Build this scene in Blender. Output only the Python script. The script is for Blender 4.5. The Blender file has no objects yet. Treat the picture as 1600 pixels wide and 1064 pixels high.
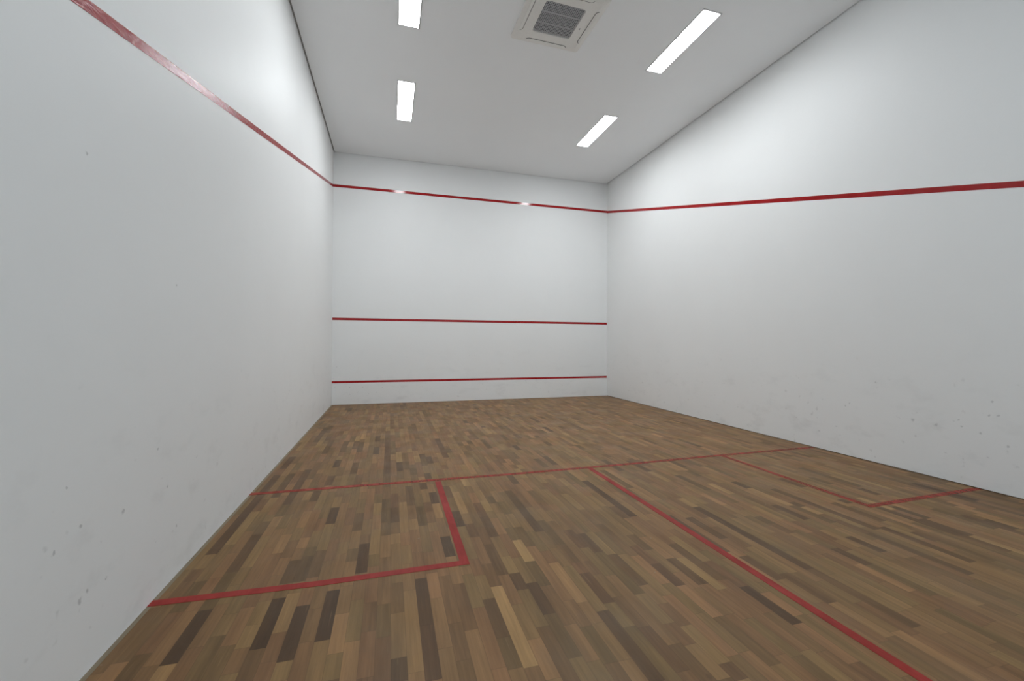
import bpy, bmesh, math, random
from mathutils import Matrix, Vector

# ------------------------------------------------------------------ camera, world, light level
S = bpy.context.scene
COL = S.collection
W, L, H = 6.395, 9.75, 5.3115          # court width, length, ceiling height (x right, y = -distance from front wall)

def make_camera():
    yaw, pitch, roll = 0.281474, 0.0095, 0.0040
    f, cx, cy = 664.88, 801.49, 527.51
    fw = Vector((math.sin(yaw) * math.cos(pitch), math.cos(yaw) * math.cos(pitch), math.sin(pitch)))
    r = Vector((math.cos(yaw), -math.sin(yaw), 0))
    u = r.cross(fw)
    r2 = r * math.cos(roll) + u * math.sin(roll)
    u2 = -r * math.sin(roll) + u * math.cos(roll)
    cam = bpy.data.cameras.new('camera')
    cam.sensor_fit = 'HORIZONTAL'
    cam.sensor_width = 36.0
    cam.lens = f / 1600 * 36.0
    cam.shift_x = (800 - cx) / 1600
    cam.shift_y = (cy - 532) / 1600
    cam.clip_start = 0.01
    o = bpy.data.objects.new('camera', cam)
    COL.objects.link(o)
    m = Matrix((r2, u2, -fw)).transposed().to_4x4()
    m.translation = Vector((1.16309, -9.61112, 1.33753))
    o.matrix_world = m
    S.camera = o
make_camera()

S.view_settings.view_transform = 'Standard'
S.view_settings.look = 'None'
S.view_settings.gamma = 1.0
S.view_settings.use_curve_mapping = False
S.view_settings.exposure = 0.0

LAMP_STRENGTH = (36.0, 38.0, 41.0, 45.0)    # near left, far left, near right, far right
LAMP_COLOR = (0.955, 1.0, 1.03, 1)
HALL_COLOR = (0.80, 0.92, 1.0, 1)       # dim hall beyond the open rear of the court
HALL_STRENGTH = 0.77

w = bpy.data.worlds.new('hall_light')
w.use_nodes = True
w.node_tree.nodes['Background'].inputs[0].default_value = HALL_COLOR
w.node_tree.nodes['Background'].inputs[1].default_value = HALL_STRENGTH
S.world = w

# ------------------------------------------------------------------ helpers
def srgb(r, g, b):
    return tuple(((c / 255) / 12.92 if c / 255 < 0.04045 else ((c / 255 + 0.055) / 1.055) ** 2.4) for c in (r, g, b)) + (1,)

class NT:
    """small wrapper for building node trees"""
    def __init__(self, name):
        self.m = bpy.data.materials.new(name)
        self.m.use_nodes = True
        self.t = self.m.node_tree
        self.b = self.t.nodes['Principled BSDF']
        self.out = self.t.nodes['Material Output']
    def n(self, typ, **kw):
        nd = self.t.nodes.new(typ)
        for k, v in kw.items():
            setattr(nd, k, v)
        return nd
    def l(self, a, b):
        self.t.links.new(a, b)
    def put(self, val, sock):
        if hasattr(val, 'links') or isinstance(val, bpy.types.NodeSocket):
            self.l(val, sock)
        else:
            sock.default_value = val
    def math(self, op, a, b=None, c=None, clamp=False):
        nd = self.n('ShaderNodeMath', operation=op, use_clamp=clamp)
        self.put(a, nd.inputs[0])
        if b is not None: self.put(b, nd.inputs[1])
        if c is not None: self.put(c, nd.inputs[2])
        return nd.outputs[0]
    def mix(self, fac, a, b, blend='MIX'):
        nd = self.n('ShaderNodeMix', data_type='RGBA', blend_type=blend)
        self.put(fac, nd.inputs[0]); self.put(a, nd.inputs[6]); self.put(b, nd.inputs[7])
        return nd.outputs[2]
    def noise(self, vec, scale, detail=3, rough=0.55):
        nd = self.n('ShaderNodeTexNoise')
        if vec is not None: self.l(vec, nd.inputs['Vector'])
        nd.inputs['Scale'].default_value = scale
        nd.inputs['Detail'].default_value = detail
        nd.inputs['Roughness'].default_value = rough
        return nd.outputs['Fac']
    def rng(self, v, a, b, c, d, smooth=False):
        nd = self.n('ShaderNodeMapRange', interpolation_type='SMOOTHSTEP' if smooth else 'LINEAR')
        self.l(v, nd.inputs[0])
        for i, x in enumerate((a, b, c, d)): nd.inputs[i + 1].default_value = x
        return nd.outputs[0]
    def coord(self):
        return self.n('ShaderNodeTexCoord').outputs['Object']
    def mapping(self, vec, scale):
        nd = self.n('ShaderNodeMapping')
        self.l(vec, nd.inputs[0]); nd.inputs['Scale'].default_value = scale
        return nd.outputs[0]
    def bump(self, h, strength, dist):
        nd = self.n('ShaderNodeBump')
        nd.inputs['Strength'].default_value = strength
        nd.inputs['Distance'].default_value = dist
        self.l(h, nd.inputs['Height'])
        self.l(nd.outputs[0], self.b.inputs['Normal'])

def plain(name, col, rough=0.5, spec=0.5, metal=0.0, var=0.04, scale=40):
    t = NT(name)
    f = t.noise(t.coord(), scale)
    v = t.rng(f, 0.3, 0.7, 1 - var, 1 + var)
    c = t.n('ShaderNodeVectorMath', operation='SCALE')
    c.inputs[0].default_value = col[:3]
    t.l(v, c.inputs['Scale'])
    t.l(c.outputs[0], t.b.inputs['Base Color'])
    t.b.inputs['Roughness'].default_value = rough
    t.b.inputs['Specular IOR Level'].default_value = spec
    t.b.inputs['Metallic'].default_value = metal
    return t.m

def obj(name, bm, mat, parent=None, loc=(0, 0, 0), smooth=False, recalc=True):
    if recalc:
        bmesh.ops.recalc_face_normals(bm, faces=bm.faces[:])
    me = bpy.data.meshes.new(name)
    bm.to_mesh(me); bm.free()
    if smooth:
        for p in me.polygons: p.use_smooth = True
    o = bpy.data.objects.new(name, me)
    COL.objects.link(o)
    o.location = loc
    if mat is not None: me.materials.append(mat)
    if parent is not None: o.parent = parent
    return o

def add_box(bm, x0, x1, y0, y1, z0, z1):
    vs = [bm.verts.new(p) for p in ((x0, y0, z0), (x1, y0, z0), (x1, y1, z0), (x0, y1, z0),
                                    (x0, y0, z1), (x1, y0, z1), (x1, y1, z1), (x0, y1, z1))]
    for f in ((0, 3, 2, 1), (4, 5, 6, 7), (0, 1, 5, 4), (1, 2, 6, 5), (2, 3, 7, 6), (3, 0, 4, 7)):
        bm.faces.new([vs[i] for i in f])

def box_bm(*a):
    bm = bmesh.new(); add_box(bm, *a); return bm

def add_prism(bm, pts, nrm, t):
    """closed polygon of 3-D points given thickness t along nrm"""
    n = Vector(nrm) * t
    a = [bm.verts.new(Vector(p)) for p in pts]
    b = [bm.verts.new(Vector(p) + n) for p in pts]
    bm.faces.new(a); bm.faces.new(b[::-1])
    k = len(pts)
    for i in range(k):
        bm.faces.new((a[i], a[(i + 1) % k], b[(i + 1) % k], b[i]))

def structure(o):
    o['kind'] = 'structure'
    return o

def tag(o, label, cat, group=None):
    o['label'] = label; o['category'] = cat
    if group: o['group'] = group
    return o

def thing(name, label, cat, loc=(0, 0, 0), rotz=0, group=None):
    o = bpy.data.objects.new(name, None)
    COL.objects.link(o)
    o.location = loc; o.rotation_euler = (0, 0, rotz)
    o.empty_display_size = 0.1
    return tag(o, label, cat, group)

# ------------------------------------------------------------------ wall paint
LEFT_MARKS = [(-7.248, .557, .014), (-7.481, .329, .013), (-7.527, .312, .016), (-7.363, .315, .010), (-6.844, .539, .010),
              (-6.738, .28, .012), (-6.948, .767, .010), (-7.526, .603, .010), (-7.605, .78, .008), (-7.665, .567, .011),
              (-7.519, 2.082, .010), (-6.767, 1.652, .009)]
RIGHT_MARKS = [(-6.506, .542, .022), (-6.703, .526, .020), (-7.096, .683, .013), (-7.156, .693, .015), (-7.216, .433, .014),
               (-5.874, .625, .014), (-5.826, .589, .013), (-6.151, .897, .012), (-6.875, .606, .013), (-7.115, .813, .013),
               (-7.037, .511, .012), (-6.167, .895, .011), (-6.9, .55, .012)]

WALL_COL = (0.895, 0.90, 0.895, 1)
def wall_mat(name, marks=(), side=0.0, scuff=True, col=WALL_COL, dark=0.36):
    t = NT(name)
    co = t.coord()
    n1 = t.noise(co, 0.9, 4)
    c = t.mix(t.rng(n1, 0.35, 0.65, 0, 1), tuple(x * 0.985 for x in col[:3]) + (1,), col)
    sep = t.n('ShaderNodeSeparateXYZ'); t.l(co, sep.inputs[0])
    if scuff:      # faint ball scuffs low on the plaster, thinning out with height
        low = t.rng(sep.outputs[2], 0.1, 1.6, 1.0, 0.0, True)
        specks = t.rng(t.noise(co, 16, 2, 0.4), 0.69, 0.79, 0, 0.22, True)
        smear = t.rng(t.noise(t.mapping(co, (1, 1.3, 2.2)), 2.3, 5, 0.6), 0.52, 0.75, 0, 0.10, True)
        fac = t.math('MULTIPLY', t.math('ADD', specks, smear, clamp=True), low)
        c = t.mix(fac, c, srgb(120, 120, 118))
    for (y, z, r) in marks:
        d = t.n('ShaderNodeVectorMath', operation='DISTANCE')
        warp = t.n('ShaderNodeCombineXYZ')
        warp.inputs[0].default_value = side; warp.inputs[1].default_value = y; warp.inputs[2].default_value = z
        t.l(co, d.inputs[0]); t.l(warp.outputs[0], d.inputs[1])
        wob = t.math('ADD', d.outputs['Value'], t.rng(t.noise(co, 60, 2), 0.3, 0.7, -0.006, 0.006))
        c = t.mix(t.rng(wob, 0.2 * r, 1.0 * r, dark, 0.0, True), c, srgb(95, 97, 98))
    t.l(c, t.b.inputs['Base Color'])
    t.b.inputs['Roughness'].default_value = 0.48
    t.b.inputs['Specular IOR Level'].default_value = 0.3
    t.bump(t.noise(co, 7, 4), 0.08, 0.02)
    return t.m

M_left = wall_mat('white_wall_paint_scuffed', LEFT_MARKS, 0.0)
M_right = wall_mat('white_wall_paint_ball_marks', RIGHT_MARKS, W, dark=0.28)
M_front = wall_mat('white_wall_paint_front')
M_ceil = wall_mat('white_ceiling_paint', scuff=False, col=(0.905, 0.92, 0.93, 1))
M_gap = plain('shadow_gap_grey', (0.42, 0.42, 0.41, 1), 0.7, 0.2)
M_white_metal = plain('white_enamel', (0.78, 0.78, 0.77, 1), 0.35, 0.5)

def red_tape(name, rough, wear=(0, 0), wearlo=0.55, spec=0.5, base=(155, 26, 29)):
    """painted red line; wear = (amount at low x, amount at high x), worn patches let the wood show"""
    t = NT(name)
    co = t.coord()
    n = t.noise(co, 9, 3)
    c = t.mix(t.rng(n, 0.35, 0.65, 0, 1), srgb(*base), srgb(base[0] + 14, base[1] + 8, base[2] + 8))
    t.l(c, t.b.inputs['Base Color'])
    t.b.inputs['Roughness'].default_value = rough
    t.b.inputs['Specular IOR Level'].default_value = spec
    if max(wear) > 0:
        sep = t.n('ShaderNodeSeparateXYZ'); t.l(co, sep.inputs[0])
        amt = t.rng(sep.outputs[0], 0.5, 6.0, wear[0], wear[1])
        patch = t.rng(t.noise(t.mapping(co, (14, 3.0, 1)), 1.0, 4, 0.7), 0.40, 0.60, 0.35, 1.0)
        a = t.math('SUBTRACT', 1.0, t.math('MULTIPLY', amt, patch), clamp=True)
        t.l(a, t.b.inputs['Alpha'])
    return t

M_tape_wall = red_tape('red_gloss_wall_line', 0.10, spec=0.28).m
t = red_tape('red_gloss_wall_line_wrinkled', 0.18, spec=0.36)
t.bump(t.noise(t.mapping(t.coord(), (1, 14, 45)), 1.0, 4, 0.7), 0.30, 0.012)
M_tape_left = t.m
M_tape_floor = red_tape('red_floor_line', 0.45, (0.18, 0.44), spec=0.3, base=(158, 41, 33)).m
M_tape_short = red_tape('red_floor_line_worn', 0.45, (0.40, 0.75), spec=0.3, base=(160, 58, 42)).m
M_tape_rbox = red_tape('red_floor_line_rubbed', 0.45, (0.66, 0.66), spec=0.3, base=(160, 58, 42)).m

# ------------------------------------------------------------------ room shell
T = 0.12
ZT = H + 0.08
structure(obj('wall_left', box_bm(-T, 0, -L, T, 0, ZT), M_left))
structure(obj('wall_right', box_bm(W, W + T, -L, T, 0, ZT), M_right))
structure(obj('wall_front', box_bm(0, W, 0, T, 0, ZT), M_front))

# ceiling: a plasterboard sheet with openings for the lamps and the cassette, a shadow gap round its edge
GAP_L, GAP_F = 0.024, 0.014
LAMP_W, LAMP_L = 0.25, 1.19
LAMPS = [(1.366, -4.715), (1.384, -2.335), (4.86, -4.805), (4.882, -2.335)]
AC_XY = (3.125, -4.78)
HOLES = [(x - LAMP_W / 2, x + LAMP_W / 2, y - LAMP_L / 2, y + LAMP_L / 2) for x, y in LAMPS] + \
        [(AC_XY[0] - 0.42, AC_XY[0] + 0.42, AC_XY[1] - 0.42, AC_XY[1] + 0.42)]
bm = bmesh.new()
x_lo, x_hi, y_lo, y_hi = GAP_L, W - GAP_L, -L, -GAP_F
xs = sorted({x_lo, x_hi} | {h[i] for h in HOLES for i in (0, 1)})
ys = sorted({y_lo, y_hi} | {h[i] for h in HOLES for i in (2, 3)})
vc = {}
def cv(i, j, z):
    k = (i, j, z)
    if k not in vc: vc[k] = bm.verts.new((xs[i], ys[j], z))
    return vc[k]
def solid(i, j):
    if not (0 <= i < len(xs) - 1 and 0 <= j < len(ys) - 1): return False
    mx, my = (xs[i] + xs[i + 1]) / 2, (ys[j] + ys[j + 1]) / 2
    return not any(h[0] < mx < h[1] and h[2] < my < h[3] for h in HOLES)
z0, z1 = H, H + 0.03
for i in range(len(xs) - 1):
    for j in range(len(ys) - 1):
        if not solid(i, j): continue
        bm.faces.new([cv(i, j, z0), cv(i, j + 1, z0), cv(i + 1, j + 1, z0), cv(i + 1, j, z0)])
        bm.faces.new([cv(i, j, z1), cv(i + 1, j, z1), cv(i + 1, j + 1, z1), cv(i, j + 1, z1)])
        for di, dj, a, b in ((-1, 0, (i, j), (i, j + 1)), (1, 0, (i + 1, j + 1), (i + 1, j)),
                             (0, -1, (i + 1, j), (i, j)), (0, 1, (i, j + 1), (i + 1, j + 1))):
            if not solid(i + di, j + dj):
                bm.faces.new([cv(*a, z0), cv(*a, z1), cv(*b, z1), cv(*b, z0)])
structure(obj('ceiling', bm, M_ceil))
bm = bmesh.new()
add_box(bm, 0, GAP_L, -L, 0, H + 0.022, H + 0.035)
structure(obj('trim_1', bm, M_gap))
bm = bmesh.new()
add_box(bm, W - GAP_L, W, -L, 0, H + 0.022, H + 0.035)
structure(obj('trim_2', bm, M_gap))
bm = bmesh.new()
add_box(bm, GAP_L, W - GAP_L, -GAP_F, 0, H + 0.010, H + 0.03)
structure(obj('trim_3', bm, M_gap))

# ------------------------------------------------------------------ strip-wood floor
PITCH = 0.0653
PLANKS = {
    0: [(7.06, 7.5, -0.7)],
    1: [(3.14, 3.89, 0.8), (4.18, 4.67, -2.0), (4.88, 6.52, -2.0), (6.54, 6.7, 0.6), (6.83, 7.01, -0.5)],
    2: [(5.84, 6.41, 0.5), (6.85, 7.13, -1.0)],
    3: [(2.48, 3.48, -1.6), (4.87, 5.15, -1.5), (5.15, 5.55, -1.5), (7.14, 7.51, 0.4)],
    4: [(6.07, 6.29, -0.8), (6.37, 6.79, -2.0), (6.86, 7.15, -1.0), (7.15, 7.52, -3.0)],
    5: [(4.76, 4.9, -1.8), (4.9, 5.75, -1.7)],
    6: [(3.41, 4.13, -1.6)],
    8: [(5.47, 5.73, -1.5)],
    9: [(3.52, 4.1, -1.3), (4.46, 4.75, -2.0), (5.05, 5.34, -1.3), (6.74, 7.0, -1.5), (7.14, 7.52, -3.0)],
    10: [(6.71, 7.0, -1.5), (7.11, 7.43, 0.9)],
    11: [(3.56, 3.99, -1.3), (5.92, 6.24, -2.2), (7.24, 7.63, -3.0), (7.64, 7.74, 0.5)],
    12: [(3.63, 4.15, -1.5), (4.8, 5.04, -1.5)],
    13: [(7.14, 7.54, -3.0)],
    14: [(7.64, 7.79, 0.5)],
    15: [(3.32, 3.65, -2.0), (4.32, 4.7, 0.5), (6.63, 7.0, -2.2)],
    17: [(3.6, 4.36, -1.6), (4.36, 5.12, -1.7), (5.12, 5.53, -1.3), (6.32, 6.54, -1.0), (6.56, 6.85, 0.6), (7.34, 7.59, -0.5)],
    18: [(3.68, 4.38, -1.0), (6.05, 6.34, -1.7), (7.16, 7.43, -0.5), (7.44, 7.74, 0.5), (7.74, 7.87, -2.0)],
    19: [(4.27, 4.73, 0.8), (4.77, 5.06, -2.2), (7.25, 7.84, 1.0)],
    20: [(5.56, 6.04, -1.2), (7.15, 7.56, -2.0), (7.56, 7.9, -1.8)],
    21: [(5.0, 5.23, -1.3), (6.08, 6.45, -1.2)],
    22: [(4.51, 4.79, 1.2), (5.5, 5.68, -2.0)],
    23: [(2.53, 3.06, -1.2), (4.44, 4.65, -1.8), (5.21, 5.39, -1.8), (5.78, 6.05, -2.2), (6.08, 6.35, 1.0), (6.67, 6.95, -2.7), (7.26, 7.65, -0.7)],
    24: [(4.59, 4.87, -1.8), (7.09, 7.18, 0.7)],
    25: [(5.65, 5.95, -1.3), (6.25, 6.54, -2.5), (7.44, 7.74, -1.2), (7.75, 7.93, -1.0)],
    26: [(6.51, 6.73, -1.0), (7.34, 7.94, 1.5)],
    27: [(3.68, 4.68, -1.6), (6.86, 7.24, -1.0)],
    28: [(4.29, 4.48, -1.0), (6.13, 6.42, -0.8), (7.04, 7.24, 0.7)],
    29: [(5.61, 5.84, 0.7), (6.46, 6.74, 0.7), (7.36, 7.64, -2.0), (7.72, 7.94, -0.7)],
    30: [(4.57, 5.37, 0.8), (6.85, 7.14, 1.5), (7.74, 7.98, 0.6)],
    32: [(3.95, 4.17, 0.8), (5.58, 5.94, 0.5)],
    33: [(3.91, 4.1, -1.6), (5.04, 5.33, -0.7), (5.92, 6.38, -1.7), (6.38, 6.77, -1.8), (7.69, 8.15, -2.0)],
    34: [(7.35, 7.64, -1.2)],
    35: [(4.92, 5.15, -1.0), (5.51, 5.76, -1.8), (6.38, 6.63, 0.6), (7.85, 8.13, -1.3)],
    36: [(2.7, 2.87, 1.0), (3.91, 4.4, -1.4), (6.8, 7.07, -1.0)],
    37: [(4.92, 5.15, 0.7)],
    38: [(8.14, 8.23, -1.2)],
    39: [(3.0, 3.12, -1.5), (4.68, 4.94, -1.4)],
    40: [(7.25, 7.57, 0.8)],
    41: [(4.33, 4.57, -2.0), (5.58, 5.74, 1.2)],
    42: [(5.0, 5.34, -1.4), (5.94, 6.53, 0.5), (6.99, 7.21, -1.1)],
    43: [(3.06, 3.31, -1.2), (7.04, 7.34, 0.7), (7.39, 7.63, -1.2)],
    44: [(4.92, 5.28, -1.5), (7.35, 7.7, 1.0)],
    45: [(5.85, 6.72, -2.2)],
    46: [(7.43, 7.71, -1.0), (7.73, 8.03, -2.5)],
    47: [(6.71, 6.99, 0.4)],
    50: [(3.26, 3.78, -1.2), (4.03, 4.26, 1.0), (7.44, 7.71, -1.2)],
    51: [(6.85, 7.21, -1.7)],
    54: [(6.69, 7.67, -2.0)],
    55: [(3.78, 3.98, 1.0), (5.02, 5.16, -1.0), (6.38, 6.64, 0.4)],
    58: [(4.36, 4.52, -1.0), (6.44, 6.72, 1.0)],
    59: [(5.09, 5.34, 1.0), (6.98, 7.11, -1.1)],
    60: [(7.52, 7.73, -1.6)],
    61: [(2.69, 3.72, -1.3), (4.69, 4.93, -1.4)],
    63: [(5.84, 6.03, -1.0)],
    64: [(6.83, 7.12, -1.8), (7.42, 7.64, -1.6)],
    66: [(4.31, 4.83, 0.6), (7.12, 7.22, -1.3)],
    67: [(5.49, 5.76, -1.1), (6.82, 6.92, -1.6), (7.2, 7.42, -1.0)],
    68: [],
    69: [(6.52, 6.74, -1.3), (6.78, 7.39, -1.5)],
    70: [(7.37, 7.68, -1.6), (7.73, 7.88, -1.2)],
    71: [(7.38, 7.59, 0.7)],
    72: [(4.29, 4.54, 0.6), (7.49, 7.63, -1.4)],
    73: [],
    74: [(2.05, 2.38, -1.0), (6.3, 6.56, -1.7), (6.88, 6.97, -1.8)],
    76: [(3.87, 4.15, 0.6)],
    77: [(7.35, 7.64, -1.5)],
    78: [(7.12, 7.36, -1.6)],
    79: [(7.2, 7.61, 0.5)],
    81: [(6.73, 6.89, -1.8)],
    82: [(6.08, 6.69, -1.3)],
    84: [(7.49, 7.66, -1.6)],
    90: [(6.5, 6.76, -1.3), (7.07, 7.24, -1.6), (7.24, 7.51, -1.0)],
    93: [],
    95: [(2.74, 2.95, -0.8), (6.56, 6.85, -1.0)],
    96: [(7.07, 7.33, -1.0)],
}


def build_floor():
    rnd = random.Random(7)
    bm = bmesh.new()
    uvl = bm.loops.layers.uv.new('plank')
    tone = bm.faces.layers.float.new('plank_tone')
    vec = bm.faces.layers.float_vector.new('plank_vec')
    def plank(x0, x1, d0, d1, tn):
        vs = [bm.verts.new(p) for p in ((x0, -d1, 0), (x1, -d1, 0), (x1, -d0, 0), (x0, -d0, 0))]
        f = bm.faces.new(vs)
        for lp, uv in zip(f.loops, ((0, 0), (x1 - x0, 0), (x1 - x0, d1 - d0), (0, d1 - d0))):
            lp[uvl].uv = uv
        f[tone] = tn
        f[vec] = Vector((rnd.random(), rnd.random(), (d1 - d0)))
    def fill(x0, x1, a, b):
        while b - a > 0.001:
            ln = rnd.choice((0.16, 0.20, 0.25, 0.25, 0.30, 0.30, 0.35, 0.40, 0.45, 0.55)) * rnd.uniform(0.9, 1.1)
            if b - a - ln < 0.12: ln = b - a
            tn = rnd.gauss(0, 0.42)
            q = rnd.random()
            if q < 0.05: tn -= 1.1
            elif q > 0.95: tn += 0.6
            plank(x0, x1, a, a + ln, tn)
            a += ln
    for k in range(int(W / PITCH) + 1):
        x0, x1 = max(k * PITCH, BASE_W if k == 0 else 0), min((k + 1) * PITCH, W)
        a = 0.0
        for (u, v, tn) in PLANKS.get(k, []):
            if u - a < 0.09: u = a
            fill(x0, x1, a, u); plank(x0, x1, u, v, tn); a = v
        fill(x0, x1, a, L)
    # slab under the planks
    vs = [bm.verts.new(p) for p in ((0, -L, -0.05), (W, -L, -0.05), (W, 0, -0.05), (0, 0, -0.05),
                                    (0, -L, -0.001), (W, -L, -0.001), (W, 0, -0.001), (0, 0, -0.001))]
    for f in ((0, 3, 2, 1), (0, 1, 5, 4), (1, 2, 6, 5), (2, 3, 7, 6), (3, 0, 4, 7)):
        bm.faces.new([vs[i] for i in f])
    t = NT('varnished_strip_wood')
    co = t.coord()
    at = t.n('ShaderNodeAttribute', attribute_name='plank_tone')
    av = t.n('ShaderNodeAttribute', attribute_name='plank_vec')
    uv = t.n('ShaderNodeUVMap', uv_map='plank').outputs[0]
    sv = t.n('ShaderNodeSeparateXYZ'); t.l(av.outputs['Vector'], sv.inputs[0])
    su = t.n('ShaderNodeSeparateXYZ'); t.l(uv, su.inputs[0])
    off = t.n('ShaderNodeVectorMath', operation='MULTIPLY_ADD')
    t.l(av.outputs['Vector'], off.inputs[0]); off.inputs[1].default_value = (37, 53, 91); t.l(co, off.inputs[2])
    grain = t.noise(t.mapping(off.outputs[0], (70, 3.2, 1)), 1.0, 5, 0.65)
    broad = t.noise(t.mapping(off.outputs[0], (14, 1.6, 1)), 1.0, 3, 0.5)
    # brightness: exp(0.3 * tone) with the grain riding on it
    g = t.math('ADD', t.rng(grain, 0.25, 0.75, -0.55, 0.55), t.rng(broad, 0.3, 0.7, -0.5, 0.5))
    e = t.math('MULTIPLY', t.math('ADD', at.outputs['Fac'], g), TONE_K)
    lum = t.math('EXPONENT', e)
    hue = t.mix(sv.outputs[0], WOOD_OLIVE, WOOD_RED)
    hue = t.mix(t.rng(at.outputs['Fac'], -2.5, -0.8, 1, 0), hue, WOOD_DARK)
    sc = t.n('ShaderNodeVectorMath', operation='SCALE')
    t.l(hue, sc.inputs[0]); t.l(lum, sc.inputs['Scale'])
    # hairline joints between the strips
    ex = t.math('MINIMUM', su.outputs[0], t.math('SUBTRACT', PITCH, su.outputs[0]))
    ey = t.math('MINIMUM', su.outputs[1], t.math('SUBTRACT', sv.outputs[2], su.outputs[1]))
    edge = t.rng(t.math('MINIMUM', ex, ey), 0.0004, 0.0016, 0.35, 0.0)
    c = t.mix(edge, sc.outputs[0], srgb(45, 33, 24))
    # little knots
    kn = t.rng(t.noise(t.mapping(off.outputs[0], (22, 9, 1)), 1.0, 1, 0.3), 0.83, 0.88, 0, 0.3, True)
    c = t.mix(kn, c, srgb(70, 50, 36))
    # dull, greyed patches of worn varnish that ignore the strips
    worn = t.rng(t.noise(t.mapping(co, (2.2, 1.3, 1)), 1.0, 6, 0.65), 0.50, 0.72, 0, 0.30)
    c = t.mix(worn, c, srgb(116, 101, 82))
    streak = t.rng(t.noise(t.mapping(off.outputs[0], (120, 5, 1)), 1.0, 2, 0.5), 0.66, 0.80, 0, 0.30)
    c = t.mix(streak, c, srgb(156, 128, 92))
    # pale wear specks
    sp = t.rng(t.noise(co, 21, 1, 0.3), 0.80, 0.84, 0, 0.5, True)
    c = t.mix(sp, c, srgb(150, 135, 115))
    t.l(c, t.b.inputs['Base Color'])
    t.l(t.rng(t.noise(co, 3.0, 4), 0.3, 0.7, 0.42, 0.56), t.b.inputs['Roughness'])
    t.b.inputs['Specular IOR Level'].default_value = 0.25
    t.bump(t.math('SUBTRACT', grain, t.math('MULTIPLY', edge, 2.0)), 0.06, 0.004)
    return structure(obj('floor', bm, t.m, recalc=False))

BASE_W = 0.022
TONE_K = 0.325
WOOD_OLIVE = (0.216, 0.130, 0.050, 1)
WOOD_RED = (0.232, 0.117, 0.050, 1)
WOOD_DARK = (0.215, 0.112, 0.048, 1)
build_floor()

# narrow wooden strip along the foot of the left wall, thinner one on the right
t = NT('pale_edge_strip')
co = t.coord()
c = t.mix(t.rng(t.noise(t.mapping(co, (60, 2.5, 60)), 1.0, 4), 0.3, 0.7, 0, 1), srgb(122, 108, 86), srgb(140, 126, 103))
t.l(c, t.b.inputs['Base Color']); t.b.inputs['Roughness'].default_value = 0.5
M_strip = t.m
structure(obj('baseboard_left', box_bm(0, BASE_W, -L, 0, -0.001, 0.0002), M_strip))
structure(obj('baseboard_right', box_bm(W - 0.010, W, -L, 0, 0, 0.006), plain('brown_edge_strip', srgb(88, 70, 54), 0.5)))

# ------------------------------------------------------------------ board along the foot of the front wall
bm = box_bm(0.002, W - 0.002, -0.028, -0.0005, 0.0, 0.441)
bmesh.ops.bevel(bm, geom=bm.edges[:], offset=0.003, segments=2, affect='EDGES')
tag(obj('tin_board', bm, M_front), 'long low white board along the foot of the front wall, below the lowest red line', 'tin')

# ------------------------------------------------------------------ red lines
TH = 0.0015
def wall_line_front(za, zb, wd, name, label):
    bm = bmesh.new()
    N = 24
    top, bot = [], []
    for i in range(N + 1):
        f = i / N
        x = 0.001 + (W - 0.002) * f
        z = za + (zb - za) * f
        top.append((x, -0.0003, z + wd / 2)); bot.append((x, -0.0003, z - wd / 2))
    add_prism(bm, bot + top[::-1], (0, -1, 0), TH)
    tag(obj(name, bm, M_tape_wall), label, 'wall line')

wall_line_front(4.606, 4.616, 0.055, 'court_line', 'top red line across the front wall, just below the ceiling, with two shiny spots')
wall_line_front(1.803, 1.802, 0.050, 'court_line', 'middle red line straight across the front wall at about half height')
wall_line_front(0.474, 0.463, 0.046, 'court_line', 'lowest red line across the front wall, along the top of the white board')

def wall_line_side(x, nx, z0, slope, wd, mat, label):
    bm = bmesh.new()
    N = 40
    top, bot = [], []
    for i in range(N + 1):
        y = -0.001 - (L - 0.001) * i / N
        z = z0 + slope * y
        top.append((x + nx * 0.0003, y, z + wd / 2)); bot.append((x + nx * 0.0003, y, z - wd / 2))
    add_prism(bm, bot + top[::-1], (nx, 0, 0), TH)
    tag(obj('court_line', bm, mat), label, 'wall line')
wall_line_side(0, 1, 4.600, 0.2570, 0.052, M_tape_left, 'sloping red line running down the left wall, partly shiny and scratched')
wall_line_side(W, -1, 4.612, 0.2592, 0.056, M_tape_wall, 'sloping red line running down the right wall')

def floor_strip(pts, wd, mat, label, miter=True):
    """painted strip of width wd following a polyline of floor points"""
    bm = bmesh.new()
    P = [Vector((x, y)) for x, y in pts]
    lft, rgt = [], []
    for i, p in enumerate(P):
        d1 = (P[i] - P[i - 1]).normalized() if i > 0 else None
        d2 = (P[i + 1] - P[i]).normalized() if i < len(P) - 1 else None
        d1 = d1 or d2; d2 = d2 or d1
        n1 = Vector((-d1.y, d1.x)); n2 = Vector((-d2.y, d2.x))
        n = (n1 + n2).normalized()
        k = wd / 2 / max(0.3, n.dot(n1))
        lft.append((*(p + n * k), 0.0004)); rgt.append((*(p - n * k), 0.0004))
    add_prism(bm, lft + rgt[::-1], (0, 0, 1), 0.0012)
    tag(obj('court_line', bm, mat), label, 'floor line')

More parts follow.
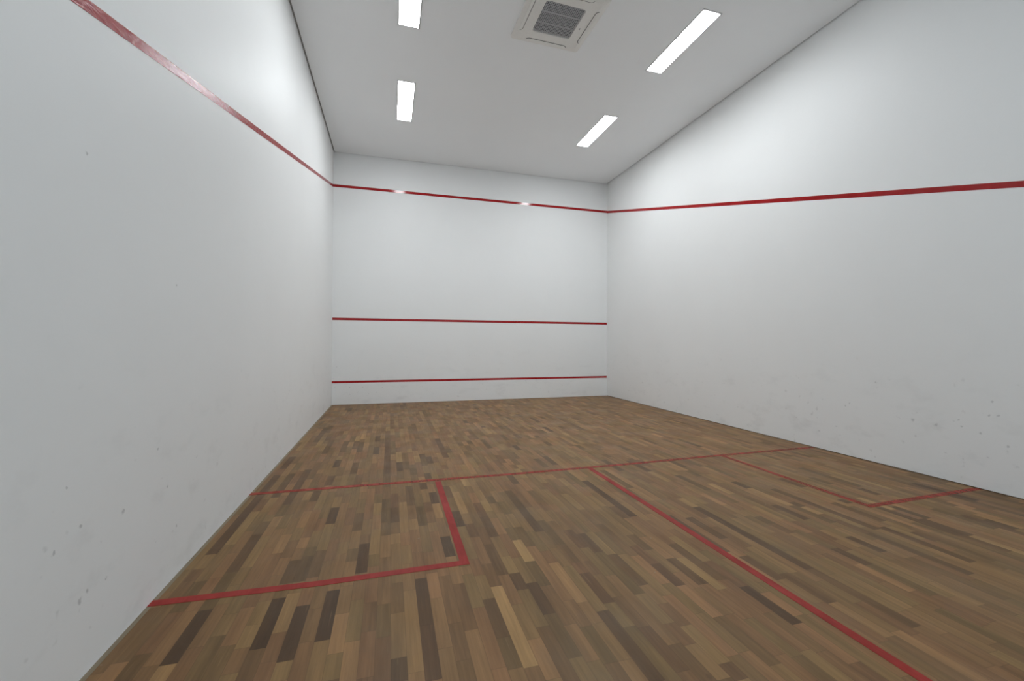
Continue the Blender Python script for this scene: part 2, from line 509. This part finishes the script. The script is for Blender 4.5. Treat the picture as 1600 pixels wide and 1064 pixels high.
floor_strip([(0.001, -5.405), (0.9, -5.427), (2.36, -5.470), (3.83, -5.467), (4.72, -5.438), (W - 0.012, -5.432)], 0.056, M_tape_short,
            'long worn red line crossing the whole floor from left wall to right wall')
floor_strip([(1.612, -5.500), (1.606, -7.046), (0.8, -7.050), (0.001, -7.014)], 0.054, M_tape_floor,
            'L-shaped red line marking the box on the floor beside the left wall')
floor_strip([(3.207, -5.496), (3.210, -8.0), (3.212, -L)], 0.052, M_tape_floor,
            'red line down the middle of the floor, from the cross line toward the camera')
floor_strip([(4.945, -5.470), (4.948, -7.058), (W - 0.012, -7.022)], 0.054, M_tape_rbox,
            'faded L-shaped red line marking the box on the floor beside the right wall')

# ------------------------------------------------------------------ ceiling lamps
def glow(strength):
    t = NT('lamp_diffuser_glow')
    em = t.n('ShaderNodeEmission')
    em.inputs[0].default_value = LAMP_COLOR
    em.inputs[1].default_value = strength
    t.l(em.outputs[0], t.out.inputs['Surface'])
    return t.m

M_frame = plain('grey_lamp_frame', (0.50, 0.50, 0.50, 1), 0.4, 0.4)

def lamp(x, y, strength, label):
    o = thing('ceiling_lamp', label, 'ceiling lamp', (x, y, H), 0, 'rectangular lamps in the ceiling')
    hw, hl = LAMP_W / 2, LAMP_L / 2
    # flange lying against the ceiling
    bm = bmesh.new()
    fl = 0.011
    for a in ((-hw - fl, -hw + 0.004, -hl - fl, hl + fl), (hw - 0.004, hw + fl, -hl - fl, hl + fl),
              (-hw + 0.004, hw - 0.004, -hl - fl, -hl + 0.004), (-hw + 0.004, hw - 0.004, hl - 0.004, hl + fl)):
        add_box(bm, *a, -0.005, -0.0003)
    obj('frame', bm, M_frame, o)
    # recessed housing
    bm = bmesh.new()
    w2, l2 = hw - 0.001, hl - 0.001
    add_box(bm, -w2, w2, -l2, l2, 0.055, 0.058)
    for a in ((-w2, -w2 + 0.003, -l2, l2), (w2 - 0.003, w2, -l2, l2), (-w2 + .003, w2 - .003, -l2, -l2 + 0.003), (-w2 + .003, w2 - .003, l2 - 0.003, l2)):
        add_box(bm, *a, 0.0, 0.055)
    obj('housing', bm, M_white_metal, o)
    obj('diffuser', box_bm(-hw + 0.005, hw - 0.005, -hl + 0.005, hl - 0.005, 0.008, 0.012), glow(strength), o)
    return o
lamp(*LAMPS[0], LAMP_STRENGTH[0], 'bright rectangular ceiling lamp left of the air conditioner, cut by the photo edge')
lamp(*LAMPS[1], LAMP_STRENGTH[1], 'bright rectangular ceiling lamp on the left, nearest the front wall')
lamp(*LAMPS[2], LAMP_STRENGTH[2], 'long bright rectangular ceiling lamp right of the air conditioner')
lamp(*LAMPS[3], LAMP_STRENGTH[3], 'bright rectangular ceiling lamp on the right, nearest the front wall')

# ------------------------------------------------------------------ cassette air conditioner
M_ac = plain('off_white_plastic', (0.80, 0.785, 0.75, 1), 0.4, 0.5, var=0.02)
M_ac_flap = plain('off_white_flap_plastic', (0.82, 0.81, 0.78, 1), 0.4, 0.5, var=0.02)
M_dark = plain('dark_filter', (0.035, 0.036, 0.038, 1), 0.8, 0.2)
M_slot = plain('slot_shadow_grey', (0.05, 0.05, 0.05, 1), 0.8, 0.2)
M_grille = plain('grey_grille_plastic', (0.50, 0.50, 0.51, 1), 0.45, 0.4)
M_steel = plain('galvanised_steel', (0.45, 0.46, 0.47, 1), 0.4, 0.5, 0.8)
M_badge = plain('grey_badge', (0.25, 0.25, 0.25, 1), 0.4)

def rrect(cx, cy, hx, hy, r, z, n=8):
    pts = []
    for (sx, sy, a0) in ((1, 1, 0), (-1, 1, 90), (-1, -1, 180), (1, -1, 270)):
        for i in range(n + 1):
            a = math.radians(a0 + 90 * i / n)
            pts.append((cx + sx * (hx - r) + r * math.cos(a), cy + sy * (hy - r) + r * math.sin(a), z))
    return pts

def loft(bm, rings, cap0=True, cap1=True):
    R = [[bm.verts.new(p) for p in r] for r in rings]
    k = len(R[0])
    for a, b in zip(R, R[1:]):
        for i in range(k):
            bm.faces.new((a[i], a[(i + 1) % k], b[(i + 1) % k], b[i]))
    if cap0: bm.faces.new(R[0])
    if cap1: bm.faces.new(R[-1][::-1])
    return R

ac = thing('air_conditioner', 'square off-white cassette air conditioner set in the ceiling with a dark central grille',
           'air conditioner', (AC_XY[0], AC_XY[1], H), math.radians(1.3))
# decoration panel: rounded rim ring, chamfered underside, square opening for the grille
Zp = -0.034
GH = 0.252
bm = bmesh.new()
loft(bm, [rrect(0, 0, GH, GH, 0.035, -0.010), rrect(0, 0, GH, GH, 0.035, Zp), rrect(0, 0, GH + 0.008, GH + 0.008, 0.040, Zp - 0.004),
          rrect(0, 0, 0.40, 0.40, 0.045, Zp - 0.004), rrect(0, 0, 0.445, 0.445, 0.045, Zp + 0.006),
          rrect(0, 0, 0.475, 0.475, 0.040, -0.020), rrect(0, 0, 0.475, 0.475, 0.040, -0.0003)], False, False)
obj('panel', bm, M_ac, ac)
obj('body', box_bm(-0.40, 0.40, -0.40, 0.40, -0.006, 0.24), M_steel, ac)
# intake grille: dark filter behind a lattice of thin bars
grl = obj('intake_grille', bmesh.new(), M_grille, ac)
bm = bmesh.new()
G2 = GH - 0.004
nb = 22
for i in range(nb):
    c = -G2 + 2 * G2 * (i + 0.5) / nb
    e = G2 - (0.012 if abs(c) > G2 - 0.03 else 0)
    add_box(bm, c - 0.0028, c + 0.0028, -e, e, Zp + 0.000, Zp + 0.004)
    add_box(bm, -e, e, c - 0.0036, c + 0.0036, Zp + 0.001, Zp + 0.005)
for c in (-0.084, 0.084):
    add_box(bm, -G2, G2, c - 0.0045, c + 0.0045, Zp + 0.0005, Zp + 0.008)
bmesh.ops.recalc_face_normals(bm, faces=bm.faces[:])
bm.to_mesh(grl.data); bm.free()
bm = bmesh.new()
loft(bm, [rrect(0, 0, G2 + 0.002, G2 + 0.002, 0.034, -0.012), rrect(0, 0, G2 + 0.002, G2 + 0.002, 0.034, -0.008)])
obj('filter', bm, M_dark, grl)
# four air flaps along the rim with a dark slot on their inner side, curling outward at the ends
for k in range(4):
    a = k * math.pi / 2
    rot = Matrix.Rotation(a, 4, 'Z')
    bm = bmesh.new()
    z = Zp - 0.0042
    path = []
    R_, xi, half = 0.045, 0.378, 0.232
    for i in range(7):
        t_ = math.radians(90 * i / 6)
        path.append((xi + R_ - R_ * math.sin(t_), -half - R_ + R_ * math.cos(t_) - 0.0 - R_ * 0 ))
    path = [(xi + 0.032 * (1 - math.sin(math.radians(90 * i / 6))), -half - 0.045 * math.cos(math.radians(90 * i / 6))) for i in range(7)]
    path = path + [(x, -y) for x, y in path[::-1]]
    # flap: from the slot out to the chamfer
    poly = [(x + 0.004, y * 0.992) for x, y in path] + [(0.418, 0.272), (0.418, -0.272)]
    add_prism(bm, [(x, y, z) for x, y in poly], (0, 0, -1), 0.003)
    bmesh.ops.transform(bm, matrix=rot, verts=bm.verts[:])
    flap = obj('air_flap', bm, M_ac_flap, ac)
    bm = bmesh.new()
    wd = 0.0035
    lf, rt = [], []
    for i, pnt in enumerate(path):
        p = Vector(pnt)
        d = (Vector(path[min(i + 1, len(path) - 1)]) - Vector(path[max(i - 1, 0)])).normalized()
        n = Vector((-d.y, d.x))
        lf.append((*(p + n * wd), z + 0.0006)); rt.append((*(p - n * wd), z + 0.0006))
    for i in range(len(path) - 1):
        add_prism(bm, [lf[i], lf[i + 1], rt[i + 1], rt[i]], (0, 0, -1), 0.0016)
    bmesh.ops.transform(bm, matrix=rot, verts=bm.verts[:])
    obj('slot', bm, M_slot, flap)
obj('badge', box_bm(0.300, 0.312, 0.03, 0.055, Zp - 0.006, Zp - 0.0035), M_badge, ac)
